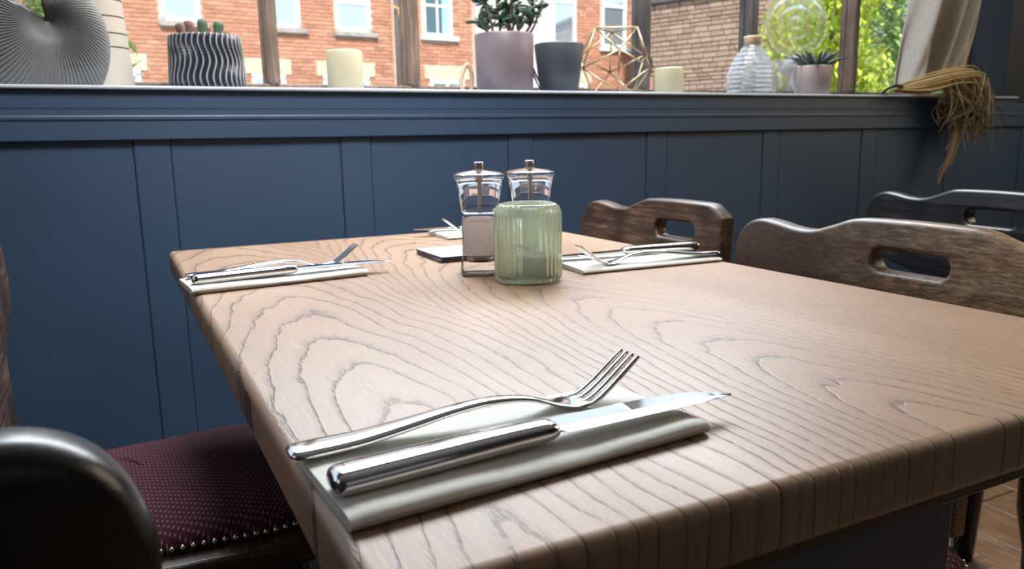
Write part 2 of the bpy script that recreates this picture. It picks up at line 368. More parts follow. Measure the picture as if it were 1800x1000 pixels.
def sharp(o, deg=35):
    o.data.polygons.foreach_set('use_smooth', [True] * len(o.data.polygons)); o.data.set_sharp_from_angle(angle=math.radians(deg)); return o
def copy_tree(o, parent=None):
    c = o.copy(); COL.objects.link(c)
    if parent is not None: c.parent = parent
    for ch in list(o.children): copy_tree(ch, c)
    return c

# ------------------------------------------------------------------ room shell
YW = 1.57                       # front edge of the sill
fl = structure(link('floor', bpy.data.meshes.new('floor'), None)); 
bm = box((0.4, -0.95, -0.06), (6.0, 5.4, 0.08)); bm2 = fin(bm, 'tmp'); fl.data = bm2.data; fl.data.materials.append(M_slate); bpy.data.objects.remove(bm2)
bm = box((0, 0, 0), (0.142, 0.9, 0.02), 0, 0.002, 1); plank0 = fin(bm, 'plank', M_floor, fl)
first = True
for i in range(15):
    for j in range(-1, 4):
        py = 1.25 - j * 0.905 - (i % 3) * 0.3
        if py > 1.9: continue
        o = plank0 if first else plank0.copy()
        if not first: COL.objects.link(o)
        first = False
        o.location = (0.32 + i * 0.145, py, -0.0105)
structure(fin(box((0.4, -0.95, 2.62), (6.0, 5.4, 0.08)), 'ceiling', M_ceil))
structure(fin(box((-2.55, -0.95, 1.3), (0.1, 5.4, 2.6)), 'wall_left', M_roomwall))
structure(fin(box((3.35, -0.95, 1.3), (0.1, 5.4, 2.6)), 'wall_right', M_roomwall))
structure(fin(box((0.4, -3.65, 1.3), (6.0, 0.1, 2.6)), 'wall_back', M_roomwall))
# panelled wall under the window
wf = structure(fin(box((0.4, 1.70, 0.475), (5.8, 0.2, 0.95)), 'wall_far', M_navy))
SP = 0.3785; X0 = 0.04
def rail(name, x0, x1, z0, z1, y0, bev=0.003):
    return fin(box(((x0 + x1) / 2, (y0 + 1.605) / 2, (z0 + z1) / 2), (x1 - x0, 1.605 - y0, z1 - z0), 0, bev, 2), name, M_navy, wf)
rail('top_rail', -2.5, 3.3, 0.918, 0.99, 1.577, 0.002)
rail('moulding', -2.5, 3.3, 0.952, 0.962, 1.5745)
rail('bottom_rail', -2.5, 3.3, 0.0, 0.16, 1.585)
for k in range(-6, 9):
    xc = X0 + k * SP
    rail('stile', xc - 0.0, xc + 0.062, 0.158, 0.92, 1.588)
    for z0, z1 in ((0.158, 0.92),):
        bm = box((xc + 0.062 + (SP - 0.062) / 2, 1.6, (z0 + z1) / 2), (SP - 0.062 - 0.0012, 0.020, z1 - z0 - 0.0015), 0, 0.002, 2)
        fin(bm, 'panel', M_navy, wf)
# pier to the right of the window and wall above
structure(fin(box((2.98, 1.72, 1.8), (0.72, 0.22, 1.64)), 'wall_pier', M_dark))
structure(fin(box((0.4, 1.72, 2.44), (5.8, 0.22, 0.36)), 'wall_header', M_dark))
# window
win = thing('window_1', 'long multi-light wooden window', 'window'); del win['category']; del win['label']; structure(win)
win_x = [-1.6, -0.94, -0.315, 0.328, 0.642, 1.289, 1.662, 2.072, 2.62]
for x0, x1 in ((-2.5, 2.62),):
    bm = box(((x0 + x1) / 2, 1.69, 1.0085), (x1 - x0, 0.25, 0.007), 0, 0.003, 3)
    fin(box(((x0 + x1) / 2, 1.69, 0.9885), (x1 - x0, 0.228, 0.033), 0, 0.002, 2), 'sill_apron', M_navy, win)
    sill = fin(bm, 'windowsill', M_sill, win)
fin(box((0.4, 1.775, 1.022), (4.3, 0.05, 0.02), 0, 0.003), 'bottom_frame', M_frame, win)
fin(box((0.4, 1.775, 2.24), (4.3, 0.06, 0.06), 0, 0.003), 'top_frame', M_frame, win)
for i, x in enumerate(win_x):
    ma = M_framegrey if i in (5, 6) else M_frame
    bm = box((x, 1.765, 1.63), (0.025, 0.045, 1.2), 0, 0.007, 3); add_box(bm, (x, 1.785, 1.63), (0.034, 0.02, 1.2), 0, 0.004, 2)
    fin(bm, 'mullion', ma, win)
for a, b in zip(win_x, win_x[1:]):
    fin(box(((a + b) / 2, 1.79, 1.63), (b - a - 0.02, 0.004, 1.2)), 'pane', M_pane, win)

# ------------------------------------------------------------------ outside
structure(fin(box((6, 24, -0.2), (80, 44, 0.2)), 'street', M_tarmac))
FA = math.radians(6.3248)
bld = thing('brick_house', 'red brick terrace house with white windows seen across the street', 'building', (5.7158, 16.5, 0), FA)
def fbox(name, u0, u1, z0, z1, y0, y1, ma, parent=bld, bev=0.0):
    return fin(box(((u0 + u1) / 2, (y0 + y1) / 2, (z0 + z1) / 2), (u1 - u0, y1 - y0, z1 - z0), 0, bev, 1), name, ma, parent)
fbox('wall', -14, 7.3, -0.1, 6.2, 0.0, 4.0, M_mortar)
rf = fbox('roof', -14.2, 7.5, 6.2, 6.6, -0.3, 4.3, M_roof)
fbox('rendered_bay', 1.86, 3.98, -0.1, 6.1, -0.09, 0.05, M_render)
uppers = [(-4.67, -3.99, 'a'), (-2.86, -2.12, 'a'), (-1.38, -0.64, 'b'), (0.57, 1.29, 'c'), (4.01, 4.73, 'b'), (5.53, 6.33, 'b')]
uppers = [(-11.9, -11.1, 'a'), (-8.4, -7.6, 'a')] + uppers
holes = [(1.82, 4.02, -1, 9), (-0.14, 0.02, 0, 9)]
for u0, u1, k in uppers:
    holes.append((u0 - 0.03, u1 + 0.03, 3.02, 4.75))
    fr = thing_w = fbox('window', u0, u1, 3.12, 3.20, -0.05, 0.1, M_upvc)
    for a, b, c, d in ((u0, u0 + 0.075, 3.12, 4.7), (u1 - 0.075, u1, 3.12, 4.7), (u0, u1, 4.6, 4.7)):
        fbox('frame_bar', a, b, c, d, -0.05, 0.1, M_upvc, fr)
    if k == 'b': fbox('frame_bar', u0, u1, 3.66 if u0 < 0 else 4.08, 3.76 if u0 < 0 else 4.17, -0.055, 0.1, M_upvc, fr)
    if k == 'c':
        fbox('frame_bar', (u0 + u1) / 2 - 0.02, (u0 + u1) / 2 + 0.02, 3.16, 4.6, -0.04, 0.1, M_upvc, fr); fbox('frame_bar', u0, u1, 3.75, 3.80, -0.04, 0.1, M_upvc, fr)
        fbox('pane', u0 + 0.05, u1 - 0.2, 3.16, 4.65, -0.02, 0.08, M_farpaledark, fr); fbox('curtain_strip', u1 - 0.24, u1 - 0.06, 3.16, 4.65, -0.025, 0.06, M_curtblue, fr)
        fbox('sill', u0 - 0.06, u1 + 0.11, 3.05, 3.14, -0.14, 0.06, M_upvc, fr)
    else:
        fbox('pane', u0 + 0.05, u1 - 0.05, 3.16, 4.65, -0.02, 0.08, M_farpane, fr)
        fbox('sill', u0 - 0.06, u1 + 0.12, 3.03, 3.12, -0.12, 0.06, M_upvc if u0 > 4 else M_greysill, fr)
for u0, u1 in ((-5.75, -4.98), (-3.26, -2.36), (-1.84, -0.60), (0.58, 1.69), (4.2, 5.2), (-8.5, -7.5)):
    holes.append((u0 - 0.01, u1 + 0.01, 2.24, 2.50)); holes.append((u0 + 0.12, u1 - 0.12, 0.9, 2.3))
    fr = fbox('window', u0 + 0.12, u1 - 0.12, 2.14, 2.24, -0.04, 0.1, M_upvc)
    for a, b in ((u0 + 0.12, u0 + 0.2), (u1 - 0.2, u1 - 0.12), ((u0 + u1) / 2 - 0.03, (u0 + u1) / 2 + 0.03)): fbox('frame_bar', a, b, 1.0, 2.2, -0.04, 0.1, M_upvc, fr)
    fbox('pane', u0 + 0.16, u1 - 0.16, 1.0, 2.2, -0.015, 0.08, M_farpane, fr)
    fbox('lintel', u0, u1, 2.24, 2.50, -0.045, 0.08, M_lintel)
# bricks
BW, BH, J = 0.225, 0.075, 0.013
cells = []
for r in range(24, 64):
    z0 = r * BH
    cuts = [(h[0], h[1]) for h in holes if z0 + BH > h[2] + 0.01 and z0 < h[3] - 0.01]
    for c_ in range(-64, 34):
        u0 = c_ * BW + (BW / 2 if r % 2 else 0); segs = [(u0, min(u0 + BW, 7.3))]
        for a, b in cuts:
            nx = []
            for p, q in segs:
                if b <= p or a >= q: nx.append((p, q))
                else:
                    if a - p > 0.05: nx.append((p, a))
                    if q - b > 0.05: nx.append((b, q))
            segs = nx
        for p, q in segs:
            if q - p > 0.05: cells.append((p, z0, q - p))
proto = None; nb = 0; rest = bmesh.new()
cells.sort(key=lambda q: (abs(q[0] + 4.4) > 0.9 and abs(q[0] + 1.5) > 1.25, q[1] < 2.0 or q[1] > 3.75))
for u0, z0, bw in cells:
    c = (u0 + bw / 2, -0.004 + random.uniform(-0.006, 0.004), z0 + BH / 2)
    if nb < 300:
        if proto is None:
            proto = fin(box((0, 0, 0), (BW - J, 0.03, BH - J), 0, 0.004, 1), 'brick', M_brick, bld); o = proto
        else:
            o = proto.copy(); COL.objects.link(o)
        o.location = c; o.scale = ((bw - J) / (BW - J), 1, 1); nb += 1
    else: add_box(rest, c, (bw - J, 0.03, BH - J))
stuff(fin(rest, 'brickwork', M_brick, bld))
fin(tube([(-0.06, -0.09, 0), (-0.06, -0.09, 6.1)], 0.055, 10), 'downpipe', M_pipe, bld, True)
bm = bmesh.new()
for k in range(40):
    p = Vector((-0.02 + random.gauss(0, 0.05), -0.2 + random.gauss(0, 0.03), 3.56 + random.gauss(0, 0.07)))
    add_box(bm, p, (0.05, 0.02, 0.035), random.random() * 3)
stuff(fin(bm, 'yellow_blossom', M_yellow, bld))
# stone outhouse with its side turned to the street
SA = math.atan2(0.92733, -0.37424)
sh = thing('stone_outbuilding', 'low tan rubble stone building with slate roof at the end of the brick house', 'building', (11.60, 15.5, 0), SA - PI)
def sbox(name, u0, u1, z0, z1, y0, y1, ma, bev=0.0):
    return fin(box(((u0 + u1) / 2, (y0 + y1) / 2, (z0 + z1) / 2), (u1 - u0, y1 - y0, z1 - z0), 0, bev, 1), name, ma, sh)
sbox('wall', -0.35, 2.75, -0.1, 3.92, 0.06, 1.6, M_stonemortar)
for zz, d in ((0.0, 0), ):
    bm = bmesh.new(); add_loft(bm, [[(-0.4, -0.12, 3.92), (-0.4, -0.12, 4.0), (-0.4, 1.7, 4.5), (-0.4, 1.7, 3.92)], [(2.85, -0.12, 3.92), (2.85, -0.12, 4.0), (2.85, 1.7, 4.5), (2.85, 1.7, 3.92)]])
    fin(bm, 'roof', M_roof, sh)
z = 1.55
while z < 3.9:
    h = random.uniform(0.075, 0.125); u = -0.35
    h = min(h, 3.925 - z)
    while u < 2.7:
        w_ = random.uniform(0.15, 0.36)
        o = sbox('stone', u, min(u + w_ - 0.018, 2.75), z, z + h - 0.016, random.uniform(-0.012, 0.018), 0.07, M_stone, 0.012)
        u += w_
    z += h
sbox('pink_plinth', -0.05, 0.25, -0.1, 2.25, -0.7, -0.4, mat('pink_plaster', (0.62, 0.30, 0.26), 0.8))

def leaf_cloud(bm, centre, rad, n, size, seed):
    rnd = random.Random(seed)
    for _ in range(n):
        d = Vector((rnd.gauss(0, 1), rnd.gauss(0, 1), rnd.gauss(0, 1))).normalized() * (rnd.random() ** 0.45)
        p = Vector(centre) + Vector((d.x * rad[0], d.y * rad[1], d.z * rad[2]))
        q = Matrix.Rotation(rnd.uniform(0, 6.28), 3, 'Z') @ Matrix.Rotation(rnd.uniform(-1.1, 0.4), 3, 'X')
        s = size * rnd.uniform(0.6, 1.3)
        vs = [bm.verts.new(p + q @ Vector(v)) for v in ((0, -s, 0), (s * 0.45, 0, s * 0.12), (0, s, 0), (-s * 0.45, 0, s * 0.12))]
        bm.faces.new((vs[0], vs[1], vs[2])); bm.faces.new((vs[0], vs[2], vs[3]))
def tree(name, label, base, blobs, ma, size, seed):
    t = thing(name, label, 'tree', base)
    bm = bmesh.new(); top = max(b[0][2] for b in blobs)
    add_tube(bm, smooth_path([(0, 0, -0.1), (0.08, 0.03, top * 0.4), (0.0, 0.05, top * 0.8)], 4), [0.14] * 4 + [0.11] * 4 + [0.06], 8)
    for (c, r, n) in blobs: add_tube(bm, [(0.05, 0.03, top * 0.35), (c[0] * 0.6, c[1] * 0.6, c[2] * 0.75), c], [0.06, 0.04, 0.015], 6)
    fin(bm, 'trunk', M_bark, t, True)
    bm = bmesh.new()
    for i, (c, r, n) in enumerate(blobs): leaf_cloud(bm, c, r, n, size, seed + i)
    stuff(fin(bm, 'foliage', ma, t))
    return t
tree('ash_tree', 'bright yellow-green leafy tree outside behind the swirled glass vase', (10.85, 10.0, 0),
     [((0, 0, 2.5), (1.0, 0.8, 0.9), 2600), ((-0.75, 0.1, 1.7), (0.55, 0.5, 0.9), 1200), ((0.9, 0, 1.8), (0.8, 0.7, 0.9), 1800), ((0.4, -0.2, 3.2), (1.0, 0.7, 0.6), 1200), ((0.2, -.1, 1.1), (0.9, 0.6, 0.6), 1000)], M_leafA, 0.075, 11)
tree('laurel_tree', 'softer mid-green leafy tree outside between the last window post and the curtain', (14.05, 11.4, 0),
     [((0, 0, 2.6), (1.3, 0.8, 1.1), 2600), ((-0.8, -0.2, 1.6), (0.9, 0.7, 0.9), 1700), ((1.0, -0.1, 1.7), (1.1, 0.8, 1.0), 1700), ((0.2, -0.3, 3.5), (1.4, 0.8, 0.7), 1200), ((0.0, -.3, 1.0), (1.2, 0.6, 0.6), 900)], M_leafB, 0.085, 41)
tree('tall_hedge_tree', 'dense shaded green tree farther off behind the two leafy trees', (18.3, 14.5, 0),
     [((-2.2, 0, 2.2), (1.9, 0.8, 1.9), 3600), ((0.2, 0, 2.6), (1.9, 0.8, 2.1), 3600), ((2.2, 0, 2.4), (1.9, 0.8, 2.0), 3000)], M_leafB, 0.12, 71)
tree('garden_shrub', 'green shrub in the street glimpsed above the ribbed round vase', (-0.6, 7.2, 0), [((0, 0, 2.2), (0.8, 0.6, 0.7), 1200), ((0.3, 0, 1.6), (0.6, 0.5, 0.5), 700)], M_leafB, 0.07, 91)
bm = bmesh.new(); leaf_cloud(bm, (0, 0, 2.5), (0.26, 0.16, 0.27), 700, 0.05, 5)
t = thing('purple_shrub', 'small dark purple shrub on a pink plinth beyond the low candle', 'shrub', (11.95, 15.45, 0))
add_tube(bm, [(0, 0, 2.24), (0, 0, 2.5)], 0.03, 6)
fin(bm, 'foliage', noisy('purple_leaf', (0.06, 0.03, 0.05), (0.14, 0.07, 0.09), 4), t)
t.location = (11.13, 15.2, 0.0)

# ------------------------------------------------------------------ table
TX0, TX1, TY0, TY1, TZ = 0.066, 0.686, 0.243, 1.288, 0.75
tbl = thing('dining_table', 'rectangular oak-topped pub table laid for four under the window', 'table', ((TX0 + TX1) / 2, (TY0 + TY1) / 2, 0))
bm = box((0, 0, TZ - 0.0175), (TX1 - TX0, TY1 - TY0, 0.035), 0, 0.0075, 4)
sharp(fin(bm, 'tabletop', M_table, tbl), 30)
bm = bmesh.new()
hx, hy = (TX1 - TX0) / 2 - 0.075, (TY1 - TY0) / 2 - 0.075
for sx in (-1, 1): add_box(bm, (sx * hx, 0, TZ - 0.062), (0.022, hy * 2, 0.055), 0, 0.002, 1)
for sy in (-1, 1): add_box(bm, (0, sy * hy, TZ - 0.062), (hx * 2, 0.022, 0.055), 0, 0.002, 1)
fin(bm, 'apron', M_black, tbl)
fin(box((0.0, -0.432, 0.36), (0.258, 0.030, 0.66), 0, 0.004, 2), 'added_end_panel', M_navy, tbl)  # dark panel added to stand in for the shade under the table
fin(box((0.0, 0.432, 0.36), (0.258, 0.030, 0.66), 0, 0.004, 2), 'added_end_panel', M_navy, tbl)
for sy in (-1, 1): fin(box((0.0, sy * 0.432, 0.02), (0.46, 0.07, 0.04), 0, 0.006, 2), 'added_panel_foot', M_navy, tbl)
fin(box((0.0, 0.0, 0.30), (0.03, 0.84, 0.09), 0, 0.004, 2), 'stretcher', M_navy, tbl)

# ------------------------------------------------------------------ chairs
def ear_board(cut=False):
    R = [(0.0, 0.812), (0.055, 0.811), (0.080, 0.8085), (0.105, 0.800), (0.135, 0.7915), (0.165, 0.7915), (0.195, 0.796), (0.222, 0.798), (0.244, 0.791), (0.259, 0.774), (0.266, 0.748), (0.262, 0.718), (0.245, 0.692), (0.21, 0.675), (0.16, 0.664), (0.115, 0.650), (0.092, 0.62), (0.085, 0.56), (0.085, 0.49)]
    L = [(-x, y) for x, y in reversed(R[1:])]
    if cut: L = [(-0.085, 0.49), (-0.086, 0.56), (-0.09, 0.62), (-0.104, 0.66), (-0.1045, 0.70), (-0.105, 0.792), (-0.098, 0.797), (-0.088, 0.803), (-0.076, 0.810), (-0.06, 0.8115)]
    if cut:
        return [(-x, y) for x, y in reversed([(p.x, p.y) for p in smooth_path([(x, y, 0) for x, y in R], 4)] + L)]
    pts = [(x, y, 0) for x, y in R + L]
    a = smooth_path(pts[:len(R)], 5); b = smooth_path(pts[len(R):] + [pts[0]], 5)[:-1]
    return [(p.x, p.y) for p in a + b]
def slot(hw=0.047, zc=0.767, hh=0.0125, n=8):
    out = []
    for s, c in ((1, hw - hh), (-1, -(hw - hh))):
        for k in range(n + 1):
            a = -PI / 2 + PI * k / n
            out.append((c + s * hh * math.cos(a), zc + s * hh * math.sin(a)))
    return out
def make_chair(label, group, loc, rz, cut=False, wood=None, lean=0.06, pads=True, outline=None, seat_front=0.34, hole=None, thick=0.026, seatwood=None, bev=0.0055):
    """+x is forward; the backrest stands at x = 0"""
    wood = wood or M_chair
    t = thing('pub_chair', label, 'chair', loc, rz, group)
    ol = outline or ear_board(cut)
    plate('backrest', ol, hole or slot(), thick, bev, wood, t, lambda u, v, w: Vector((w - lean * (v - 0.49), u, v)))
    # wooden seat, rounded at the back
    q = [(seat_front, -0.19), (seat_front + 0.012, 0), (seat_front, 0.19), (0.20, 0.198), (0.06, 0.18), (0.0, 0.13), (-0.045, 0.10), (-0.062, 0.0), (-0.045, -0.10), (0.0, -0.13), (0.06, -0.18), (0.20, -0.198)]
    so = [(p.x, p.y) for p in smooth_path([(x, y, 0) for x, y in q], 5, True)]
    plate('seat', so, None, 0.03, 0.006, seatwood or wood, t, lambda u, v, w: Vector((u, v, 0.44 + w)))
    if pads:
        cx, k = 0.165, 0.86
        bm = bmesh.new(); rings = []
        for s_, h in ((1.0, 0.0), (1.0, 0.012), (0.97, 0.020), (0.88, 0.027), (0.6, 0.033), (0.25, 0.035)):
            rings.append([Vector((cx + (x - cx) * k * s_ + (0.012 if x < 0.05 else 0), y * k * s_, 0.455 + h)) for x, y in so])
        add_loft(bm, rings); fin(bm, 'seat_pad', M_maroon, t, True)
        bm = bmesh.new(); per = [Vector((cx + (x - cx) * k * 1.005 + (0.012 if x < 0.05 else 0), y * k * 1.005, 0.4635)) for x, y in so]
        L = 0; step = 0.0112; acc = 0
        for i in range(len(per)):
            a, b = per[i], per[(i + 1) % len(per)]; d = (b - a).length; s_ = step - acc
            while s_ < d:
                bmesh.ops.create_uvsphere(bm, u_segments=8, v_segments=5, radius=0.0036, matrix=Matrix.Translation(a + (b - a) * (s_ / d))); s_ += step
            acc = (d - (s_ - step))
        stuff(fin(bm, 'nail_trim', M_nail, t, True))
    for sx, sy in ((0.03, 0.13), (0.03, -0.13), (seat_front - 0.04, 0.15), (seat_front - 0.04, -0.15)):
        ox = -0.05 if sx < 0.1 else 0.02
        pr = [0.013, 0.017, 0.015, 0.019, 0.014, 0.02, 0.016, 0.012]
        pts = [(sx + ox * (1 - z / 0.43), sy * (1.12 - 0.12 * z / 0.43), z) for z in (0.0, 0.06, 0.13, 0.19, 0.26, 0.33, 0.38, 0.43)]
        fin(tube(pts, pr, 12), 'leg', M_black, t, True)
    for sy in (-1, 1):
        pts = [(0.015 - 0.0, sy * 0.075, 0.45), (0.012, sy * 0.076, 0.53), (0.006, sy * 0.078, 0.62)]
        fin(tube([(-0.024, sy * 0.075, 0.45), (-0.028, sy * 0.076, 0.54), (-0.034, sy * 0.078, 0.66)], [0.011, 0.013, 0.010], 10), 'back_post', M_black, t, True)
    return t
G1 = None
make_chair('brown worn, lit-toned pub chair nearest on the right side of the oak table, slot in backrest', G1, (0.752, 0.553, 0), PI, wood=M_chairwornlit, seatwood=M_chairpale)
make_chair('dark pub chair far right of the oak table, backrest squared at its near end', G1, (0.752, 0.952, 0), PI, cut=True)
make_chair('dark pub chair by the left side of the oak table with maroon seat in view', G1, (-0.146, 1.065, 0), 0.0, wood=M_chair)
ca = make_chair('black pub chair in the left foreground showing only the rounded ear of its back', G1, (-0.264, 0.280, 0), PI / 2 + 0.12, wood=M_black, thick=0.034, bev=0.0115)
ca.scale = (1, 1, 1.024)
eo = [(0.17, 0.49), (0.178, 0.60), (0.19, 0.66), (0.24, 0.69), (0.31, 0.72), (0.315, 0.765), (0.30, 0.786), (0.24, 0.792), (0.15, 0.803), (0.0, 0.805), (-0.16, 0.803), (-0.24, 0.79), (-0.31, 0.78), (-0.31, 0.72), (-0.24, 0.69), (-0.19, 0.66), (-0.178, 0.60), (-0.17, 0.49)]
make_chair('black pub chair of the next table at far right, pale light on its top edge', G1, (1.255, 0.78, 0), PI - 0.12, wood=M_black, seatwood=M_black)

# ------------------------------------------------------------------ table settings
def napkin_mesh():
    bm = bmesh.new(); rings = []
    n = 26
    for i in range(n + 1):
        x = 0.199 * i / n; ring = []
        wob = 0.0007 * math.sin(i * 0.30 + 0.4) + 0.00015 * math.sin(i * 1.1)
        for (y, zt) in ((0.0008, 0.0025), (-0.0002, 0.0042 + wob * .5), (0.0012, 0.0062 + wob), (0.006, 0.0072 + wob), (0.02, 0.0072 + wob * .6), (0.045, 0.0068), (0.07, 0.0062), (0.088, 0.0056), (0.094, 0.0048), (0.0955, 0.0030), (0.0945, 0.0012), (0.088, 0.0004), (0.045, 0.0004), (0.006, 0.0004), (0.002, 0.001)):
            ring.append(Vector((x, y + 0.006 * (x / 0.2) * (1 - y / 0.11), zt * (0.9 if i in (0, n) else 1.0))))
        rings.append(ring)
    add_loft(bm, rings)
    me = bpy.data.meshes.new('paper_napkin'); bmesh.ops.recalc_face_normals(bm, faces=bm.faces); bm.to_mesh(me); bm.free()
    me.materials.append(M_napkin); me.polygons.foreach_set('use_smooth', [True] * len(me.polygons)); me.set_sharp_from_angle(angle=math.radians(50)); return me
def section(x, y, z, w, t, n=14, e=2.6, flat=0.6, tilt=0.0, dirz=0.0):
    """rounded section across the cutlery at station x: w wide, t thick, the underside flatter"""
    out = []
    for k in range(n):
        a = 2 * PI * k / n; ca, sa = math.cos(a), math.sin(a)
        u = math.copysign(abs(ca) ** (2 / e), ca) * w / 2; v = math.copysign(abs(sa) ** (2 / e), sa) * t / 2 * (1 if sa > 0 else flat)
        out.append(Vector((x - dirz * v, y + u * math.cos(tilt) - v * math.sin(tilt), z + v * math.cos(tilt) + u * math.sin(tilt))))
    return out
def interp(tab, s):
    for a, b in zip(tab, tab[1:]):
        if s <= b[0]:
            k = (s - a[0]) / (b[0] - a[0]); k2 = k * k * (3 - 2 * k); return [p + (q - p) * k for p, q in zip(a[1:], b[1:])]
    return list(tab[-1][1:])
def profile(tab, n=60):
    pts = smooth_path([(r[0], r[1], 0) for r in tab], 6); pts2 = smooth_path([(r[0], r[2], r[3]) for r in tab], 6)
    return [(p.x, p.y, q.y, q.z) for p, q in zip(pts, pts2)]
def fork_mesh():
    # x, z, width, thickness (handle end at 0)
    tab = [(0.0, 0.0098, 0.012, 0.0035), (0.003, 0.0098, 0.0190, 0.0056), (0.012, 0.0098, 0.0212, 0.0064), (0.035, 0.0104, 0.0190, 0.0062), (0.06, 0.0130, 0.0150, 0.0056), (0.085, 0.0162, 0.0116, 0.0050), (0.108, 0.0176, 0.0094, 0.0046), (0.128, 0.0158, 0.0086, 0.0040), (0.140, 0.0125, 0.0105, 0.0032), (0.149, 0.0098, 0.0160, 0.0027), (0.158, 0.0085, 0.0218, 0.0023), (0.166, 0.0088, 0.0238, 0.0021)]
    bm = bmesh.new(); P = profile(tab)
    add_loft(bm, [section(x, 0, z, w, t, 16) for x, z, w, t in P])
    for k in range(4):
        yk = (k - 1.5) * 0.0062; rings = []
        for s, z, w in ((0.160, 0.0085, 0.0044), (0.168, 0.0092, 0.0042), (0.174, 0.0118, 0.0037), (0.181, 0.0165, 0.0034), (0.189, 0.0228, 0.0030), (0.197, 0.0292, 0.0025), (0.2005, 0.0318, 0.0015)):
            rings.append(section(s, yk * (1 - 0.10 * max(0, (s - 0.166) / 0.035)), z, w, 0.0021, 8, 2.6, 0.9, 0, 0.75 if s > 0.17 else 0.2))
        add_loft(bm, rings)
    return bm
def knife_meshes():
    tab = [(0.0, 0.0128, 0.013, 0.006), (0.0024, 0.0128, 0.0192, 0.0105), (0.010, 0.0130, 0.0215, 0.0120), (0.04, 0.0134, 0.0205, 0.0120), (0.08, 0.0140, 0.0184, 0.0114), (0.106, 0.0142, 0.0172, 0.0106), (0.1125, 0.0142, 0.0160, 0.0092), (0.1155, 0.0142, 0.0130, 0.0060)]
    bm = bmesh.new(); add_loft(bm, [section(x, 0, z, w, t, 16, 2.8, 1.0) for x, z, w, t in profile(tab)])
    h = bm; bl = bmesh.new(); rings = []
    for s, y1, y0, z in ((0.113, 0.0060, -0.0060, 0.0142), (0.118, 0.0080, -0.0095, 0.0142), (0.132, 0.0086, -0.0108, 0.0141), (0.162, 0.0084, -0.0112, 0.0139), (0.188, 0.0072, -0.0114, 0.0136), (0.208, 0.0040, -0.0110, 0.0133), (0.220, -0.0010, -0.0104, 0.0131), (0.2270, -0.0056, -0.0098, 0.0130), (0.2295, -0.0090, -0.0095, 0.0130)):
        mid = y0 + (y1 - y0) * 0.35; tt = 0.0013 if s < 0.21 else 0.0007
        rings.append([Vector((s, y1, z + tt)), Vector((s, mid, z + tt)), Vector((s, y0, z + 0.0002)), Vector((s, y0, z - 0.0002)), Vector((s, mid, z - tt)), Vector((s, y1, z - tt))])
    add_loft(bl, rings)
    return h, bl
nap_me = napkin_mesh()
fork_o = fin(fork_mesh(), 'table_fork', M_steel, None, True); fork_me = fork_o.data; fork_me.set_sharp_from_angle(angle=math.radians(60)); bpy.data.objects.remove(fork_o)
hb, bb = knife_meshes()
kh = fin(hb, 'handle', M_steel, None, True).data; kb = fin(bb, 'blade', M_steel).data
for n_ in ('handle', 'blade'): bpy.data.objects.remove(bpy.data.objects[n_])
def setting(x, y, rz, where, dfork=(0.0, 0.0, 0.0), dknife=(0.0, 0.0, 0.0)):
    """x, y: napkin corner by the diner's right hand"""
    Mx = Matrix.Translation((x, y, TZ)) @ Matrix.Rotation(rz, 4, 'Z')
    n = link('paper_napkin', nap_me); n.matrix_world = Mx
    tag(n, 'folded pale sage paper napkin ' + where[0], 'napkin', 'paper napkins under cutlery')
    f = link('table_fork', fork_me); f.matrix_world = Mx @ Matrix.Translation((-0.006 + dfork[0], 0.0775 + dfork[1], -0.0004)) @ Matrix.Rotation(-0.045 + dfork[2], 4, 'Z')
    tag(f, 'steel fork with raised tines ' + where[1], 'fork', 'steel forks')
    k = thing('table_knife', 'steel table knife with thick handle ' + where[2], 'knife', (0, 0, 0), 0, 'steel knives')
    k.matrix_world = Mx @ Matrix.Translation((0.0005 + dknife[0], 0.0285 + dknife[1], -0.0006)) @ Matrix.Rotation(0.012 + dknife[2], 4, 'Z')
    link('handle', kh, None, k); link('blade', kb, None, k)
setting(0.0725, 0.2925, 0.045, ('nearest the camera at the front left of the table', 'nearest the camera on the front napkin', 'nearest the camera on the front napkin'))
setting(0.0640, 0.8825, 0.06, ('at the left table edge farther back', 'on the napkin at the left table edge farther back', 'on the napkin at the left table edge farther back'), (0.011, 0, -0.02), (0.004, 0, 0))
setting(0.6840, 0.8500, PI - 0.06, ('right of the green jar at the right table edge', 'on the napkin right of the green jar', 'on the napkin right of the green jar'), (0, 0, 0.03), (-0.01, 0.0, 0.0))
setting(0.6700, 1.2560, PI, ('at the far end of the table behind the mills', 'at the far end of the table behind the mills', 'at the far end of the table behind the mills'))

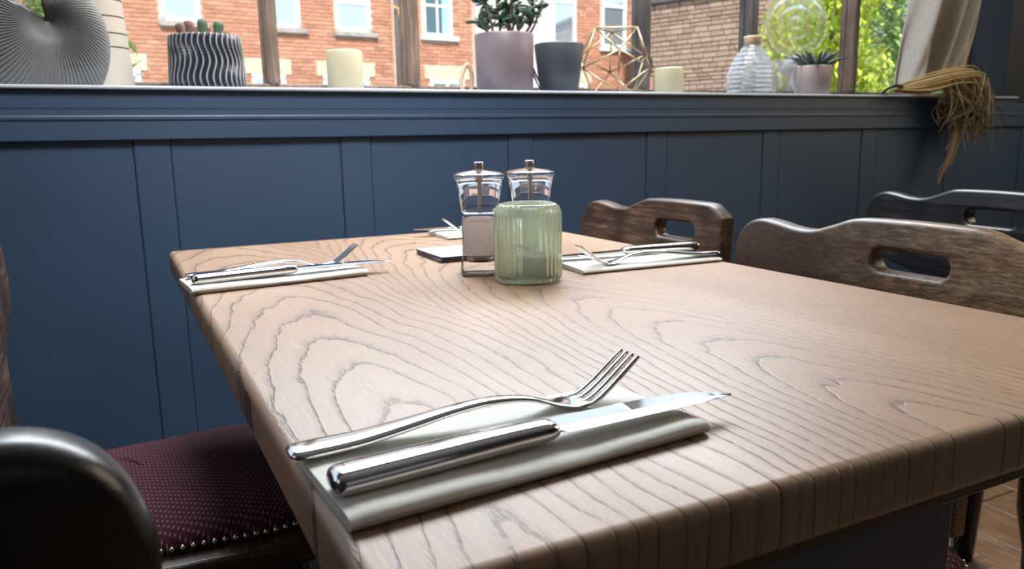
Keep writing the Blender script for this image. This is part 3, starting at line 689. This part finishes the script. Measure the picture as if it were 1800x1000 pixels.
# ------------------------------------------------------------------ mills, jar, coasters
def mill(label, loc, rz, fill):
    t = thing('acrylic_mill', label, 'mill', loc, rz, 'clear acrylic mills')
    k = 1.0
    bm = lathe([(0.0230, 0.0), (0.0238, 0.002), (0.0238, 0.012), (0.0225, 0.0155), (0.0215, 0.028), (0.0215, 0.062), (0.0205, 0.069), (0.0185, 0.0725)], 40, None, 7)
    sharp(fin(bm, 'body', M_acrylicbody, t), 30)
    bm = lathe([(0.0190, 0.024), (0.0198, 0.026), (0.0198, 0.061), (0.0180, 0.066), (0.012, 0.0675)], 32, None, 6)
    stuff(fin(bm, 'salt' if fill is M_salt else 'peppercorns', fill, t, True))
    bm = lathe([(0.0195, 0.0735), (0.0212, 0.075), (0.0218, 0.079), (0.0266, 0.111), (0.0290, 0.1145), (0.0292, 0.1180), (0.0250, 0.1195), (0.006, 0.1225)], 40, None, 7)
    sharp(fin(bm, 'head', M_acrylic, t), 30)
    fin(lathe([(0.0022, 0.0795), (0.0022, 0.1115), (0.0045, 0.112), (0.0045, 0.1205)], 12), 'rod', M_knob, t, True)
    fin(lathe([(0.0055, 0.1228), (0.0058, 0.124), (0.0058, 0.1305), (0.0052, 0.1318)], 24), 'knob', M_knob, t, True)
    fin(lathe([(0.017, 0.0157), (0.017, 0.0225)], 28), 'grinder', M_knob, t, True)
    return t
mill('clear square acrylic salt mill, left of the pair, filled with pale salt', (0.3830, 0.8420, TZ), -0.42, M_salt)
mill('clear square acrylic mill behind the green jar, right of the pair', (0.4535, 0.8480, TZ), -0.42, M_pepper)
jar = thing('ribbed_glass_jar', 'pale green ribbed glass candle jar in the middle of the table', 'jar', (0.4080, 0.7690, TZ))
NR = 30
def rib(a, r, z):
    k = min(1.0, max(0.0, (r - 0.022) / 0.012)); return r * (1 + 0.030 * k * (abs(math.cos(a * NR / 2)) * 2 - 1.2))
pr = [(0.026, 0.0), (0.033, 0.0008), (0.0362, 0.004), (0.0372, 0.009), (0.0372, 0.030), (0.0372, 0.055), (0.0372, 0.074), (0.0365, 0.079), (0.0345, 0.0835), (0.031, 0.0865), (0.0275, 0.0878), (0.0268, 0.0872), (0.0268, 0.0862), (0.031, 0.0840), (0.0335, 0.078), (0.0338, 0.070), (0.0338, 0.010), (0.032, 0.006), (0.02, 0.0055)]
fin(lathe(pr, 180, rib), 'glass', M_green, jar, True)
cj = thing('jar_candle', 'short dark candle stub inside the green ribbed jar', 'candle', (0.4160, 0.7640, TZ + 0.0062))
fin(lathe([(0.0185, 0.0), (0.019, 0.001), (0.019, 0.021), (0.017, 0.0222), (0.004, 0.0215)], 32), 'wax', mat('brown_wax', (0.10, 0.075, 0.065), 0.5), cj, True)
fin(tube([(0, 0, 0.021), (0.0006, 0, 0.029)], 0.0008, 6), 'wick', M_wick, cj)
for i in range(2):
    o = fin(box((0, 0, 0.002), (0.098, 0.098, 0.0036), 0, 0.0010, 2), 'coaster', [M_slate, M_slatesheen], None, False, (0.421, 0.990, TZ + 0.0002 + i * 0.0042)); o.rotation_euler = (0, 0, -0.03 + 0.02 * i)
    for p in o.data.polygons:
        if p.normal.z > 0.9: p.material_index = 1
    tag(o, ('square dark coaster with pale reflection painted on top, upper of the two beside the salt mill', 'square dark coaster beside the salt mill, lower of the two, edge only showing')[1 - i], 'coaster', 'stacked coasters')

# ------------------------------------------------------------------ things on the sill
SZ = 1.012
def pot(o, prof, ma, name='pot', n=64, fn=None): return fin(lathe(prof, n, fn), name, ma, o, True)
def cup(r0, r1, h, wall=0.005, lip=0.003):
    return [(r0 * 0.9, 0.0), (r0, 0.002), (r1, h - lip), (r1 - wall * 0.3, h), (r1 - wall * 0.8, h), (r1 - wall, h - 0.003), (r1 - wall * 1.1, h - 0.016), (0.004, h - 0.018)]
# round swirled vase
vs = thing('swirl_vase', 'large round grey vase with swirling ridges and a notch, left end of the sill', 'vase', (-0.134, 1.665, SZ))
def swirl():
    bm = bmesh.new(); R = 0.157; C = Vector((0.062, 0.110)); cz = 0.077
    NA, NRr = 900, 30; ctr = None
    def dist(a):   # from swirl eye to the outline along angle a
        d = Vector((math.cos(a), math.sin(a))); p = Vector((C.x, C.y - cz)); b = p.dot(d); q = b * b - (p.dot(p) - R * R)
        r = -b + math.sqrt(max(q, 0))
        da = (a - 2.12 + PI) % (2 * PI) - PI
        if abs(da) < 0.52: r *= 0.10 + 0.90 * (abs(da) / 0.52) ** 4
        return r
    for side in (-1, 1):
        rings = []
        for j in range(NRr + 1):
            f = j / NRr; ring = []
            for i in range(NA):
                a = 2 * PI * i / NA; r = dist(a) * f
                x, z = C.x + math.cos(a) * r, C.y + math.sin(a) * r
                ex = min(1.0, (Vector((x, z - cz)).length / R))
                dome = 0.062 * math.sqrt(max(0.0, 1 - f ** 2.6)) - 0.030 * math.exp(-(r / 0.022) ** 2)
                rd = 0.0028 * math.cos(90 * (a + 2.5 * f)) * min(1, f * 2.0) * (1 - f ** 10)
                ring.append(Vector((x, side * max(0.0, dome + rd), max(z, 0.0))))
            rings.append(ring)
        add_loft(bm, rings, False)
    bmesh.ops.remove_doubles(bm, verts=bm.verts, dist=1e-5)
    return bm
fin(swirl(), 'body', M_vase, vs, True)
# cream jug with grooves
jg = thing('grooved_jug', 'tall cream ceramic vessel with dark horizontal grooves beside the swirled vase', 'vase', (0.004, 1.705, SZ))
jp = [(0.050, 0.0), (0.0545, 0.002)]; z = 0.002
for zl in (0.075, 0.100, 0.130, 0.160, 0.190, 0.22):
    r = 0.0545 - zl * 0.055
    jp += [(r + 0.0003, zl - 0.0012), (r - 0.002, zl - 0.0006), (r - 0.002, zl + 0.0006), (r, zl + 0.0012)]
jp += [(0.041, 0.25), (0.036, 0.262), (0.034, 0.262), (0.034, 0.24), (0.005, 0.235)]
o = pot(jg, jp, [M_jug, M_groove], 'body', 56)
for p in o.data.polygons:
    zz = p.center.z
    if any(abs(zz - q) < 0.0011 for q in (0.075, 0.100, 0.130, 0.160, 0.190, 0.22)): p.material_index = 1
sharp(o, 30)
# zigzag planter with cacti
zp = thing('cactus_planter', 'navy zigzag-ribbed planter holding small stubby cacti', 'potted plant', (0.1850, 1.655, SZ))
def zig_r(a, r, z): return r + (0.0030 * math.cos(38 * a + 2.2 * math.sin(z * 95)) if r > 0.05 else 0)
zprof = [(0.060, 0.0), (0.0665, 0.001), (0.0690, 0.004)] + [(0.0690 - 0.060 * (k / 16 * 0.094), 0.004 + k / 16 * 0.092) for k in range(1, 17)] + [(0.0620, 0.0985), (0.0600, 0.0985), (0.0585, 0.095), (0.058, 0.088), (0.01, 0.087)]
o = pot(zp, zprof, M_zig, 'pot', 304, zig_r)
at = o.data.attributes.new('ridge', 'FLOAT', 'POINT')
vals = []
for v in o.data.vertices:
    a = math.atan2(v.co.y, v.co.x); vals.append(0.5 + 0.5 * math.cos(38 * a + 2.2 * math.sin(v.co.z * 95)))
at.data.foreach_set('value', vals)
fin(lathe([(0.057, 0.084), (0.057, 0.0915), (0.03, 0.095), (0.005, 0.096)], 32), 'soil', M_grit, zp, True)
for (dx, dy, h, r, tx, ma) in ((-0.038, -0.015, 0.026, 0.0085, -0.3, M_cactusb), (-0.024, -0.005, 0.032, 0.009, -0.15, M_cactusb), (-0.004, -0.016, 0.034, 0.009, 0.0, M_cactusg), (0.022, -0.012, 0.032, 0.0095, 0.12, M_cactusg), (0.035, 0.010, 0.018, 0.006, 0.5, M_cactusb), (-0.016, 0.02, 0.022, 0.007, -0.4, M_cactusb)):
    bm = lathe([(r * 0.6, -0.003), (r * 0.75, h * 0.2), (r, h * 0.65), (r * 0.95, h * 0.88), (r * 0.6, h), (0.001, h * 1.02)], 24, lambda a, rr, z: rr * (1 + 0.07 * math.cos(9 * a)))
    o = fin(bm, 'cactus_stem', ma, zp, True, (dx, dy, 0.094)); o.rotation_euler = (0.1, tx, 0)
# pillar candles
def pillar(label, loc, r, h, ma=M_candle):
    c = thing('pillar_candle', label, 'candle', loc, 0, 'cream pillar candles on the sill')
    fin(lathe([(r * 0.97, 0), (r, 0.002), (r, h - 0.004), (r * 0.96, h - 0.0005), (r * 0.85, h), (r * 0.78, h - 0.004), (0.004, h - 0.006)], 48), 'wax', ma, c, True)
    fin(tube([(0, 0, h - 0.008), (0.001, 0, h + 0.001)], 0.001, 6), 'wick', M_wick, c)
pillar('cream pillar candle standing alone between the two wooden window posts', (0.4500, 1.64, SZ), 0.0362, 0.080)
pillar('shorter cream pillar candle between the gold wire ornament and the clear bottle', (1.284, 1.645, SZ), 0.0355, 0.0655)
# mauve pot with jade plant
jp_ = thing('jade_plant', 'jade plant with glossy leaves in a mauve ceramic pot', 'potted plant', (0.822, 1.650, SZ))
pot(jp_, cup(0.0640, 0.0668, 0.1275, 0.005), M_mauve)
fin(lathe([(0.0605, 0.105), (0.0605, 0.116), (0.03, 0.12), (0.004, 0.121)], 32), 'soil', M_grit, jp_, True)
def leaf_mesh():
    bm = bmesh.new(); rings = []
    for s, w in ((0.0, 0.0010), (0.12, 0.0022), (0.3, 0.0058), (0.5, 0.0078), (0.7, 0.0076), (0.88, 0.0048), (0.97, 0.002), (1.0, 0.0004)):
        x = s * 0.026; zz = 0.0035 * s * s
        rings.append([Vector((x, w, zz + 0.0012)), Vector((x, 0, zz + 0.0018 * min(1, w * 300))), Vector((x, -w, zz + 0.0012)), Vector((x, 0, zz - 0.0014 * min(1, w * 300)))])
    add_loft(bm, rings); me = bpy.data.meshes.new('leaf'); bmesh.ops.recalc_face_normals(bm, faces=bm.faces); bm.to_mesh(me); bm.free(); me.materials.append(M_jade); me.polygons.foreach_set('use_smooth', [True] * len(me.polygons)); return me
lm = leaf_mesh(); rl = random.Random(3)
branches = [[(0.046, -0.015, 0.115), (0.066, -0.02, 0.145), (0.078, -0.02, 0.172)], [(-0.045, -0.02, 0.115), (-0.058, -0.026, 0.138), (-0.070, -0.030, 0.148)], [(-0.030, -0.01, 0.115), (-0.036, -0.01, 0.15), (-0.046, 0.0, 0.20), (-0.050, 0.0, 0.235)], [(-0.012, 0, 0.115), (-0.012, -0.005, 0.15), (-0.022, -0.01, 0.19), (-0.02, -0.01, 0.25)], [(0.005, 0, 0.115), (0.012, 0, 0.15), (0.010, 0.005, 0.20), (0.016, 0.01, 0.26)], [(0.018, 0.01, 0.115), (0.03, 0.015, 0.145), (0.042, 0.01, 0.19), (0.038, 0.01, 0.25)], [(0.038, -0.005, 0.115), (0.060, -0.01, 0.145), (0.068, -0.012, 0.168), (0.070, -0.01, 0.215)], [(-0.02, 0.03, 0.115), (-0.03, 0.04, 0.16), (-0.025, 0.045, 0.22)], [(0.02, -0.03, 0.115), (0.018, -0.04, 0.14), (0.026, -0.05, 0.165)], [(0.01, -0.02, 0.115), (0.0, -0.03, 0.15), (0.004, -0.035, 0.20), (-0.004, -0.03, 0.24)]]
for bi, br in enumerate(branches):
    P = smooth_path(br, 5); fin(tube(P, [0.0034 * (1 - 0.55 * i / len(P)) for i in range(len(P))], 7), 'branch', M_stem, jp_, True)
    n = len(P); tot = 5 if bi in (0, 1) else (8 if bi == 8 else 22)
    for q in range(tot):
        i = n - 1 if q < 3 else int(n * (0.35 + 0.65 * rl.random())) - 1
        o = link('leaf', lm, None, jp_); o.location = P[i]
        o.rotation_euler = (rl.uniform(-0.5, 0.5), rl.uniform(-1.15, 0.25), rl.uniform(0, 2 * PI)); s = rl.uniform(0.95, 1.45); o.scale = (s, s, s)
# twin drooping blades behind the pot
for k in range(2):
    fin(tube([(0.058, 0.03, 0.115), (0.082 + 0.006 * k, 0.03, 0.06), (0.104 + 0.008 * k, 0.025, 0.012)], [0.0022, 0.003, 0.0012], 6), 'trailing_blade', M_jade, jp_, True)
# peach loop ornament
o = fin(tube([p for p in smooth_path([(-0.010, 0, 0.004), (-0.017, 0, 0.03), (-0.006, 0, 0.062), (0.004, 0, 0.066), (0.012, 0, 0.04), (0.008, 0, 0.004)], 6)], 0.0052, 10), 'loop_ornament', M_peach, None, True, (0.765, 1.732, SZ))
tag(o, 'small peach loop-shaped ornament half hidden left of the mauve pot', 'ornament')
# charcoal ribbed tapered pot
cp = thing('charcoal_pot', 'tapered charcoal pot with fine vertical ribs next to the mauve pot', 'pot', (0.965, 1.650, SZ))
pot(cp, cup(0.0445, 0.0575, 0.112, 0.004), M_charcoal, 'pot', 240, lambda a, r, z: r * (1 + (0.012 * math.cos(60 * a) if r > 0.03 and z < 0.11 else 0)))
# gold wire icosahedron
gw = thing('wire_polyhedron', 'gold wire geometric ornament on the sill by the charcoal pot', 'ornament', (1.135, 1.670, SZ), 0.45)
ph = (1 + 5 ** 0.5) / 2
V = [Vector(v) for v in ((-1, ph, 0), (1, ph, 0), (-1, -ph, 0), (1, -ph, 0), (0, -1, ph), (0, 1, ph), (0, -1, -ph), (0, 1, -ph), (ph, 0, -1), (ph, 0, 1), (-ph, 0, -1), (-ph, 0, 1))]
fc = (V[0] + V[11] + V[5]).normalized(); rq = fc.rotation_difference(Vector((0, 0, -1)))
V = [rq @ v.normalized() * 0.0965 for v in V]; zb = min(v.z for v in V)
V = [v + Vector((0, 0, -zb + 0.0022)) for v in V]
el = min((V[0] - v).length for v in V[1:])
for i in range(12):
    for j in range(i + 1, 12):
        if (V[i] - V[j]).length < el * 1.05:
            fin(tube([V[i], V[j]], 0.0021, 6), 'rod', M_gold, gw, True)
# clear rippled bottle
bt = thing('glass_bottle', 'clear rippled glass bottle vase with a pale amber collar', 'vase', (1.580, 1.668, SZ))
bpts = smooth_path([(0.056, 0, 0), (0.064, 0, 0.010), (0.0665, 0, 0.035), (0.0640, 0, 0.060), (0.0560, 0, 0.083), (0.0430, 0, 0.105), (0.0300, 0, 0.122), (0.0205, 0, 0.134), (0.0190, 0, 0.150)], 14)
p1 = [(p.x + (0.0020 * math.sin(p.z * 520) if 0.004 < p.z < 0.125 else 0), p.z) for p in bpts]
p2 = [(p.x - 0.0042, max(p.z, 0.006)) for p in reversed(bpts)]
fin(lathe(p1 + p2, 72, lambda a, r, z: r * (1 + 0.012 * math.sin(a * 7 + z * 160) * (r > 0.03))), 'glass', M_glass, bt, True)
fin(lathe([(0.0195, 0.133), (0.0225, 0.136), (0.0220, 0.148), (0.0232, 0.151), (0.0232, 0.156), (0.018, 0.157), (0.017, 0.14)], 40), 'collar', M_cork, bt, True)
# glass shell with coiled rim
gs = thing('ringed_glass_ornament', 'clear glass ornament with a round ringed disc standing behind the taupe pot', 'vase', (1.755, 1.700, SZ), -0.5)
prof = []
for k in range(70):
    r_ = 0.085 * k / 69; prof.append((max(r_, 0.0005), 0.0045 + 0.0022 * math.cos(r_ * 2 * PI / 0.0285) + (0.004 if k > 63 else 0)))
prof = prof + [(r_, -0.0045) for r_, z_ in reversed(prof)]
bm = lathe(prof, 72)
bmesh.ops.rotate(bm, verts=bm.verts, cent=(0, 0, 0), matrix=Matrix.Rotation(PI / 2, 3, 'X')); bmesh.ops.translate(bm, verts=bm.verts, vec=(0.012, 0, 0.196))
fin(bm, 'disc', M_spiral, gs, True)
bm = lathe([(0.030, 0.0), (0.034, 0.003), (0.022, 0.02), (0.020, 0.06), (0.034, 0.10), (0.030, 0.105), (0.016, 0.062), (0.017, 0.02), (0.004, 0.012)], 40)
fin(bm, 'foot', M_spiral, gs, True, (-0.012, 0, 0))
# white ribbed bud vase behind the pot
wv = thing('white_bud_vase', 'small round white ribbed vase peeping from behind the taupe pot', 'vase', (1.822, 1.735, SZ))
fin(lathe([(0.022, 0), (0.025, 0.003), (0.018, 0.03), (0.03, 0.055), (0.046, 0.078), (0.046, 0.092), (0.034, 0.108), (0.014, 0.116), (0.012, 0.114), (0.02, 0.10)], 120, lambda a, r, z: r * (1 + 0.02 * math.cos(40 * a))), 'body', M_white, wv, True)
# taupe pot with aloe
ap = thing('aloe_plant', 'dark spiky aloe in a smooth taupe pot', 'potted plant', (1.776, 1.630, SZ))
pot(ap, cup(0.0445, 0.0465, 0.080, 0.004), M_taupe)
fin(lathe([(0.041, 0.062), (0.041, 0.070), (0.004, 0.073)], 32), 'soil', M_soil, ap, True)
ra = random.Random(9)
for k in range(22):
    a = k * 2.399; el_ = 1.48 - 0.042 * k; L = 0.058 + 0.0012 * k; pts = []; rd = []
    for s in (0, 0.25, 0.55, 0.8, 1.0):
        e = el_ - 0.35 * s
        pts.append((0.014 * math.cos(a) + L * s * math.cos(e) * math.cos(a), 0.014 * math.sin(a) + L * s * math.cos(e) * math.sin(a), 0.070 + L * s * math.sin(max(e, 0.05)))); rd.append(0.0074 * (1 - s) ** 0.7 + 0.0004)
    fin(tube(pts, rd, 7), 'leaf', M_aloe, ap, True)

# ------------------------------------------------------------------ curtain and raffia tie
cu = thing('linen_curtain', 'oatmeal linen curtain gathered into a straw tieback at the right of the window', 'curtain', (0, 0, 0))
def curtain():
    bm = bmesh.new(); rows = []
    for j in range(60):
        f = j / 59; z = 1.03 + f * 1.2
        k = 1 - math.exp(-f * 4.2); x0 = 2.185 + (1.985 - 2.185) * 0 + 0.0; 
        xl = 2.065 + 0.06 * min(1, f * 4.0); xr = 2.34 + 0.16 * (1 - math.exp(-f * 5.0)); row = []
        for i in range(120):
            u = i / 119; amp = 0.018 + 0.034 * k
            x = xl + (xr - xl) * (u + 0.035 * math.sin(2 * PI * 2 * u) * k)
            y = 1.60 - (amp * 1.15) * math.cos(2 * PI * 2.0 * (u - 0.20 + 0.06 * math.sin(f * 6))) + 0.010 * math.sin(u * 31 + f * 7) + 0.006 * math.sin(u * 57 - f * 11)
            row.append(Vector((x, y - 0.02 * (1 - k), z)))
        rows.append(row)
    add_loft(bm, rows, False, False); return bm
o = fin(curtain(), 'drape', M_linen, cu, True); md = o.modifiers.new('thickness', 'SOLIDIFY'); md.thickness = 0.003
rt = thing('raffia_tieback', 'frayed straw raffia tieback hanging beside the sill end', 'tieback', (0, 0, 0))
rr = random.Random(21)
bm = bmesh.new()
for k in range(150):
    o1 = Vector((rr.gauss(0, 0.010), rr.gauss(0, 0.010), rr.gauss(0, 0.010)))
    P = smooth_path([Vector((2.01, 1.545, 1.028)) + o1 * 0.3, Vector((2.10, 1.52, 1.040)) + o1, Vector((2.20, 1.515, 1.058)) + o1, Vector((2.30, 1.525, 1.062)) + o1 * 1.1, Vector((2.36 + rr.gauss(0, .02), 1.54, 1.04 + rr.gauss(0, .012))) + o1], 4)
    add_tube(bm, P, 0.0016, 4)
stuff(fin(bm, 'band', M_strawband, rt))
bm = bmesh.new()
for k in range(330):
    sx = 2.15 + rr.random() * 0.19; s0 = Vector((sx, 1.515 + rr.gauss(0, 0.012), 1.055 + rr.gauss(0, 0.008)))
    L = rr.uniform(0.06, 0.21) * (0.6 + 0.4 * (sx - 2.13) / 0.2); dx = (2.285 - sx) * 0.35 + rr.gauss(0.03, 0.034)
    P = smooth_path([s0, s0 + Vector((dx * 0.5 + rr.gauss(0, .008), -0.012, -L * 0.35)), s0 + Vector((dx + rr.gauss(0, .022), -0.008 + rr.gauss(0, .008), -L * 0.7)), s0 + Vector((dx * 0.9 + rr.gauss(0, .016), rr.gauss(0, .010), -L))], 3)
    add_tube(bm, P, 0.0012, 3)
stuff(fin(bm, 'tassel', M_straw, rt))
bm = bmesh.new()
for k in range(26):
    g = rr.gauss(0, 0.008)
    P = smooth_path([(2.25 + g, 1.515, 0.93), (2.232 + g, 1.512, 0.86), (2.212 + g * 0.9, 1.515, 0.81), (2.19 + g * 0.7, 1.52, 0.752 + abs(g) * 3)], 4); add_tube(bm, P, 0.0014, 3)
stuff(fin(bm, 'tail', M_straw, rt))
o = fin(tube([p for p in smooth_path([(1.99, 1.575, 1.016), (1.985, 1.55, 1.030), (2.005, 1.535, 1.036), (2.03, 1.54, 1.030), (2.03, 1.556, 1.022)], 5)], 0.0042, 8), 'tieback_hook', M_iron, None, True)
tag(o, 'small dark hook at the sill end holding the straw tieback', 'hook')
